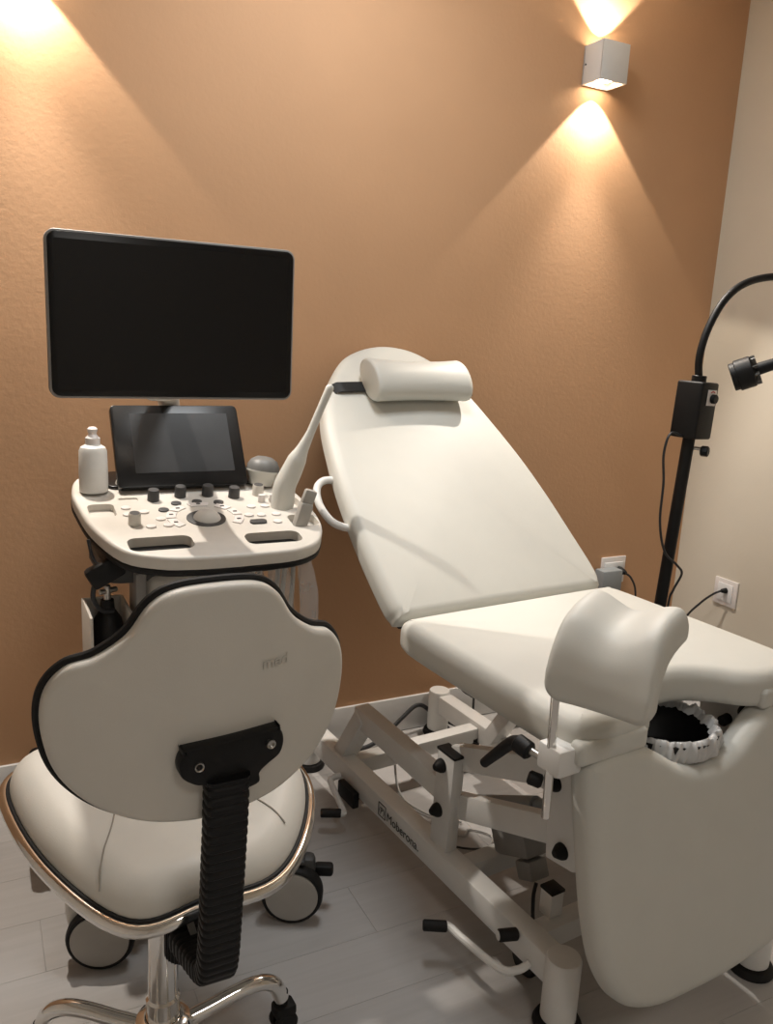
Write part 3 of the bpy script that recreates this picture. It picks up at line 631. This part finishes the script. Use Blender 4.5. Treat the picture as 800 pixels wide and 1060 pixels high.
# ------------------------------------------------------------------ rolling stool
SB = Vector((.279, 1.40, 0))
sl = thing('rolling_stool', 'white padded stool with low back, chrome base and black bellows arm', 'stool', SB)
rim = [(.185, 1.205), (.315, 1.190), (.450, 1.225), (.545, 1.335), (.598, 1.475), (.575, 1.60), (.47, 1.69), (.31, 1.715), (.15, 1.715), (.05, 1.69), (.022, 1.60), (.075, 1.39)]
def rz_(x, y_): return .548+.10*(y_-1.45)+.02*math.exp(-((x-.31)/.09)**2-((y_-1.19)/.08)**2)
ro = outline(rim, 8)
b = B(); add_tube(b, [(x, y_, rz_(x, y_)) for x, y_ in ro[::2]], .0125, n=14, seg=2, closed=True); obj('rim_tube', b, M['chrome'], sl)
b = B(); add_tube(b, [(.31+(x-.31)*.978, 1.46+(y_-1.46)*.978, rz_(x, y_)+.0125) for x, y_ in ro[::2]], .0045, n=8, seg=2, closed=True); obj('rim_piping', b, M['rubber'], sl)
def sm(x, y_, z): return Vector((x, y_, rz_(x, y_)+.072+z))
b = add_cushion(B(), [(.31+(x-.31)*.97, 1.46+(y_-1.46)*.97) for x, y_ in ro], .085, .06, sm, dome=.012, centre=(.31, 1.46), rb=.012, steps=8); obj('seat', b, M['stool_vinyl'], sl)
def seat_z(x, y_):
    d = min(math.hypot(x-(.31+(q-.31)*.97), y_-(1.46+(r_-1.46)*.97)) for q, r_ in ro)
    k = min(d, .06)/.06; return sm(x, y_, -.06+.06*math.sqrt(max(0, 1-(1-k)**2))+.012*.75*max(0, min(1, (d-.06)/.08)))
for pts in ([(.150, 1.262), (.155, 1.285), (.166, 1.32), (.19, 1.38), (.205, 1.44), (.21, 1.50)], [(.487, 1.297), (.475, 1.32), (.458, 1.35), (.42, 1.40), (.40, 1.45), (.39, 1.5)]):
    b = B(); P = [seat_z(p.x, p.y) for p in spline([(x, y_, 0) for x, y_ in pts], 6)]
    add_tube(b, [p+Vector((0, 0, .0008)) for p in P], .0016, n=6, smooth=False); obj('seam', b, M['seam'], sl)
# backrest: curved pad facing the cart
BC = Vector((.297, 1.075, .96)); hd = R(3)
def sbm(x, z, d):
    x *= .968; y_ = -d+1.05*x*x
    v = Vector((x*math.cos(hd)-y_*math.sin(hd), x*math.sin(hd)+y_*math.cos(hd), z)); v.y += .06*(-z)
    return BC+v
half = [(0, .185), (.06, .180), (.095, .160), (.125, .118), (.165, .088), (.205, .072), (.232, .035), (.238, -.02), (.222, -.085), (.18, -.135), (.12, -.168), (.06, -.182), (0, -.186)]
b = add_cushion(B(), outline(mirror(half), 7), .034, .012, sbm, dome=.010, centre=(0, -.02), rb=.010); obj('backrest', b, M['stool_vinyl'], sl)
bo = outline(mirror(half), 7)
b = B(); add_tube(b, [sbm(x*1.004, z*1.004, -.030) for x, z in bo[::2]], .0075, n=10, seg=2, closed=True); obj('backrest_piping', b, M['rubber'], sl)
b = B(); rgs = add_cushion(b, outline(mirror([(x*.985, z*.985) for x, z in half]), 7), .030, .014, lambda x, z, d: sbm(x, z, -.032+d), dome=.004, centre=(0, -.02)); obj('backrest_front', b, M['stool_vinyl'], sl)
# bracket plate
pl = [(-.078, .030), (-.066, .038), (.06, .042), (.075, .036), (.082, .018), (.076, -.004), (.055, -.016), (.042, -.026), (.036, -.045), (-.036, -.045), (-.042, -.028), (-.060, -.022), (-.078, -.008), (-.084, .012)]
b = B(); add_prism(b, [(p.x, p.y) for p in spline([(x, z, 0) for x, z in pl], 7, True)], lambda x, z, d: sbm(x+.018, z-.082, d), .006, .030, .0045); bp = obj('arm_bracket', b, M['black'], sl)
for x, z in ((-.055, .008), (.058, .018)):
    b = B(); add_lathe(b, [(0, .028), (.0045, .028), (.005, .032), (.0068, .033), (.007, .0315), (.007, .026), (0, .026)], Matrix.Translation(sbm(x+.018, z-.082, 0)) @ frame(sbm(x+.018, z-.082, 1)-sbm(x+.018, z-.082, 0)).to_4x4(), 16); obj('screw', b, M['steel'], bp)
# bellows arm: stacked ribs along a bent path
path = spline([(.306, 1.062, .860), (.307, 1.070, .78), (.308, 1.085, .68), (.310, 1.105, .57), (.311, 1.118, .505), (.312, 1.134, .468), (.311, 1.160, .448), (.306, 1.215, .432), (.298, 1.28, .42)], 30)
L_ = [0]
for i in range(1, len(path)): L_.append(L_[-1]+(path[i]-path[i-1]).length)
prof = rrect(.066, .040, .012, 3); b = B(); rings = []; nr_ = 200; j = 0
for i in range(nr_+1):
    s = L_[-1]*i/nr_
    while j < len(L_)-2 and L_[j+1] < s: j += 1
    q = path[j].lerp(path[j+1], (s-L_[j])/max(1e-9, L_[j+1]-L_[j])); tn = (path[min(j+2, len(path)-1)]-path[max(j-1, 0)]).normalized()
    ph = (i % 6); k = (1, 1, .985, .90, .90, .985)[ph]
    f = frame(tn, (1, 0, 0)); rings.append([b.verts.new(q+f @ Vector((x*k, z*k, 0))) for x, z in prof])
skin(b, rings); b.faces.new(rings[0]); b.faces.new(rings[-1][::-1]); obj('bellows_arm', b, M['black'], sl, smooth=25)
b = B(); add_cyl(b, (.298, 1.305, .365), (.298, 1.305, .45), .032, n=28, bev=.004)
for k in range(28):
    a = 2*math.pi*k/28; add_box(b, (.298+.0325*math.cos(a), 1.305+.0325*math.sin(a), .405), (.003, .003, .07), bev=0)
obj('height_drum', b, M['black'], sl)
b = B(); add_beam(b, (.300, 1.35, .475), (.305, 1.25, .44), .012, .008, (1, 0, 0), .002); obj('drum_clip', b, M['mid_grey'], sl)
# column and base
b = B(); add_lathe(b, [(0, .12), (.033, .12), (.033, .20), (.0285, .205), (.0255, .47), (0, .47)], Matrix.Translation(SB), 32); obj('column', b, M['chrome'], sl)
b = B(); add_lathe(b, [(0, .105), (.045, .105), (.056, .112), (.058, .135), (.052, .150), (.040, .156), (.034, .156)], Matrix.Translation(SB), 36); obj('hub', b, M['chrome'], sl)
b = B(); add_lathe(b, [(.033, .150), (.0365, .150), (.0365, .153), (.033, .153)], Matrix.Translation(SB), 32); obj('hub_ring', b, M['rubber'], sl)
b = B(); add_box(b, (.279, 1.42, .478), (.20, .18, .016), bev=.006); obj('seat_plate', b, M['steel'], sl)
b = B(); add_tube(b, [(.28, 1.40, .47), (.24, 1.33, .50), (.19, 1.23, .515)], .011, n=10); add_tube(b, [(.28, 1.40, .47), (.36, 1.33, .50), (.43, 1.245, .525)], .011, n=10); obj('seat_brace', b, M['chrome'], sl)
for a in (4, 76, 148, 220, 292):
    d = Vector((math.cos(R(a)), math.sin(R(a)), 0)); z = Vector((0, 0, 1))
    b = B(); add_tube(b, [SB+d*.03+z*.122, SB+d*.09+z*.130, SB+d*.16+z*.143, SB+d*.205+z*.143, SB+d*.238+z*.125, SB+d*.256+z*.085], .0165, n=14); lg = obj('leg', b, M['chrome'], sl)
    c = SB+d*.262+z*.028; s_ = d.cross(z)
    b = B()
    for q in (-1, 1): add_cyl(b, c+s_*q*.006, c+s_*q*.022, .027, n=22, bev=.005)
    add_box(b, c+z*.028, (.04, .05, .03), frame(z, s_), .01); add_cyl(b, c+z*.03-d*.004, c+z*.075-d*.004, .012); obj('leg_caster', b, M['rubber'], lg)
# embossed word on the back of the stool
obj('embossed_word', text_bm('med', .026, .0006, lambda x, y_, z: sbm(.066+x, .050+y_, .0091-.05*x+z)), M['emboss'], sl, smooth=0)

# ------------------------------------------------------------------ gooseneck examination lamp
LX = Vector((2.108, 2.02, 0))
lp = thing('examination_lamp', 'black gooseneck examination lamp on a leaning pole behind the bed', 'lamp', LX)
pb, pt_ = Vector((2.108, 2.02, .03)), Vector((2.180, 2.02, 1.22))
b = B(); add_cyl(b, pb, pt_, .0205, n=22); obj('pole', b, M['black'], lp)
b = B(); add_lathe(b, [(0, .0), (.12, .0), (.125, .006), (.12, .016), (.04, .028), (.022, .05), (0, .05)], Matrix.Translation((pb.x, pb.y, 0)), 36); obj('base', b, M['black'], lp)
rb_ = Matrix.Rotation(R(2.5), 3, 'Y') @ Matrix.Rotation(R(-79), 3, 'Z')
bc = Vector((2.185, 2.02, 1.293))
b = B(); add_box(b, bc, (.098, .100, .19), rb_, .008, 3); cbx = obj('control_box', b, M['black'], lp)
def bx(x, y_, z): return bc+rb_ @ Vector((x, y_, z))
# the dial sits on the face turned to the right of the camera
b = B(); add_box(b, bx(.0495, .012, .045), (.002, .052, .052), rb_, .0008); obj('dial_plate', b, M['plate'], cbx)
b = B(); add_cyl(b, bx(.050, .014, .042), bx(.066, .014, .042), .0155, n=20); obj('dial', b, M['black'], cbx)
b = B(); add_tube(b, [bx(.0508, .026, .062), bx(.0508, .016, .066), bx(.0508, .002, .062)], .0018, n=6); obj('dial_mark', b, M['red'], cbx)
b = B(); add_cyl(b, bx(0, 0, .092), bx(0, 0, .115), .024, n=22); obj('neck_collar', b, M['black'], lp)
b = B(); add_tube(b, [bx(0, 0, .10), (2.178, 2.02, 1.467), (2.200, 2.02, 1.560), (2.259, 2.02, 1.657), (2.348, 2.02, 1.718), (2.474, 2.01, 1.748), (2.57, 1.96, 1.745), (2.63, 1.88, 1.71), (2.63, 1.79, 1.65), (2.56, 1.72, 1.59), (2.45, 1.70, 1.545), (2.345, 1.745, 1.500)], .0125, n=14, seg=10); obj('gooseneck', b, M['black'], lp)
h0 = Vector((2.255, 1.85, 1.440)); h1 = h0+Vector((-.60, .70, -.40)); hz = (h1-h0).normalized()
b = B(); add_tube(b, [h0, h0-hz*.05, h0-hz*.10, h0-hz*.15], .020, n=18, r_end=.015); obj('head_stem', b, M['black'], lp)
hm = Matrix.Translation(h0) @ frame(hz).to_4x4()
b = B(); add_lathe(b, [(0, 0), (.020, 0), (.022, .004), (.046, .010), (.050, .014), (.050, .060), (.045, .062), (.045, .076), (.042, .078), (.040, .072), (0, .072)], hm, 32); lh = obj('lamp_head', b, M['black'], lp)
for k in range(10):
    a = 2*math.pi*k/10; f = hm.to_3x3()
    b = B(); add_box(b, hm @ Vector((.034*math.cos(a), .034*math.sin(a), .003)), (.026, .003, .014), f @ Matrix.Rotation(a, 3, 'Z'), 0); obj('cooling_fin', b, M['mid_grey'], lh)
b = B(); add_cyl(b, (2.190, 2.005, 1.165), (2.205, 1.975, 1.165), .006); kb = obj('pole_screw', b, M['steel'], lp)
b = B(); add_cyl(b, (2.203, 1.985, 1.158), (2.215, 1.962, 1.158), .018, n=8, bev=.003); obj('screw_knob', b, M['black'], kb)
b = B(); add_tube(b, [bx(.0, -.045, -.09), (2.07, 2.0, 1.216), (2.051, 2.0, 1.148), (2.066, 2.0, 1.05), (2.072, 2.0, .916), (2.10, 1.99, .812), (2.155, 1.98, .762), (2.19, 1.985, .725), (2.165, 1.99, .666), (2.16, 2.0, .60), (2.15, 2.0, .30), (2.20, 2.05, .06), (2.30, 2.15, .01)], .0042, n=8); obj('lamp_cord', b, M['cable'], lp)

# ------------------------------------------------------------------ sockets, plugs, cables
t = thing('wall_socket', 'white wall socket on the orange wall beside the bed backrest', 'socket', (2.41, YW, .558))
b = B(); add_box(b, (2.405, YW-.004, .558), (.13, .008, .116), bev=.002); obj('plate', b, M['plate'], t)
b = B(); add_box(b, (2.405, YW-.009, .558), (.10, .004, .07), bev=.001); obj('insert', b, M['trim'], t)
t = thing('power_adapter', 'grey power adapter plugged into the socket on the orange wall', 'adapter', (2.36, YW-.03, .52))
b = B(); add_box(b, (2.355, YW-.038, .515), (.105, .056, .12), bev=.006); obj('adapter_shell', b, M['adapter'], t)
t = thing('plug', 'black plug with short cord in the orange wall socket', 'plug', (2.43, YW-.01, .56))
b = B(); add_lathe(b, [(0, 0), (.013, 0), (.015, .010), (.012, .030), (.007, .042), (0, .042)], Matrix.Translation((2.428, YW-.011, .562)) @ frame((.35, -1, -.25)).to_4x4(), 18); obj('plug_body', b, M['black'], t)
b = B(); add_tube(b, [(2.440, YW-.047, .552), (2.462, YW-.056, .535), (2.492, YW-.056, .49), (2.505, YW-.054, .43), (2.51, YW-.05, .30), (2.50, YW-.06, .06), (2.46, YW-.1, .008)], .0045, n=8); obj('plug_cord', b, M['cable'], t)
t = thing('wall_socket', 'white square wall socket on the cream wall right of the lamp', 'socket', (XR, 2.275, .507))
b = B(); add_box(b, (XR-.004, 2.275, .507), (.008, .116, .112), bev=.002); obj('plate', b, M['plate'], t)
b = B(); add_box(b, (XR-.009, 2.275, .507), (.004, .075, .075), bev=.001); obj('insert', b, M['trim'], t)
t = thing('plug', 'black plug and curved cord in the cream wall socket', 'plug', (XR-.012, 2.27, .517))
b = B(); add_cyl(b, (XR-.010, 2.268, .517), (XR-.034, 2.274, .517), .012, .008, n=18); obj('plug_body', b, M['black'], t)
b = B(); add_tube(b, [(XR-.033, 2.274, .517), (XR-.05, 2.30, .495), (XR-.06, 2.35, .44), (XR-.07, 2.41, .35), (XR-.09, 2.44, .20), (XR-.15, 2.44, .03), (XR-.25, 2.40, .008)], .0045, n=8); obj('plug_cord', b, M['cable'], t)
tag(obj('power_cable', add_tube(B(), [(.80, 2.50, .012), (1.0, 2.51, .012), (1.12, 2.475, .012), (1.21, 2.455, .012), (1.30, 2.47, .03), (1.39, 2.49, .085), (1.47, 2.51, .115), (1.55, 2.52, .06), (1.64, 2.48, .012), (1.76, 2.42, .012), (1.92, 2.41, .012), (2.10, 2.45, .012), (2.26, 2.48, .012)], .008, n=10), M['cable']), 'thick black cable along the baseboard behind the bed frame', 'cable')
tag(obj('control_wire', add_tube(B(), [b3(.23, -.19, .175), b3(.235, -.12, .19), b3(.24, -.03, .165), b3(.22, .02, .10), b3(.20, .10, .02), b3(.23, .22, .008), b3(.30, .30, .008)], .004, n=8), M['white_cable']), 'thin pale wire dropping between the bed cross bars', 'wire')
t = thing('floor_wire', 'tangled pale wires lying on the floor under the bed', 'wire', b3(.3, .42, 0))
b = B(); add_tube(b, [b3(.22, .30, .006), b3(.26, .36, .006), b3(.30, .34, .006), b3(.34, .40, .006), b3(.28, .46, .006), b3(.24, .52, .006)], .0035, n=6); obj('wire_strand', b, M['white_cable'], t)
b = B(); add_tube(b, [b3(.18, .36, .006), b3(.24, .42, .006), b3(.32, .45, .006), b3(.40, .43, .006), b3(.46, .36, .006)], .0035, n=6); obj('wire_strand', b, M['cable'], t)
b = B(); add_cyl(b, b3(.17, .50, .014), b3(.19, .545, .014), .012, n=16, bev=.003); add_cyl(b, b3(.19, .545, .014), b3(.195, .56, .014), .008, n=14); obj('wire_connector', b, M['adapter'], t)
t = thing('hand_control', 'black hand control hanging on a wire hook under the bed', 'hand control', b3(.69, -.16, .2))
b = B(); add_box(b, (1.672, 2.44, .175), (.030, .025, .06), Matrix.Rotation(R(8), 3, 'Y'), .006); obj('control_body', b, M['black'], t)
b = B(); add_tube(b, [(1.672, 2.44, .15), (1.673, 2.44, .10), (1.68, 2.44, .015)], .0045, n=8); obj('control_cord', b, M['cable'], t)
b = B(); add_tube(b, [(1.80, 2.43, .19), (1.69, 2.42, .155), (1.64, 2.43, .165), (1.615, 2.45, .19), (1.64, 2.46, .20), (1.69, 2.46, .205)], .004, n=8); obj('control_hook', b, M['cable'], t)
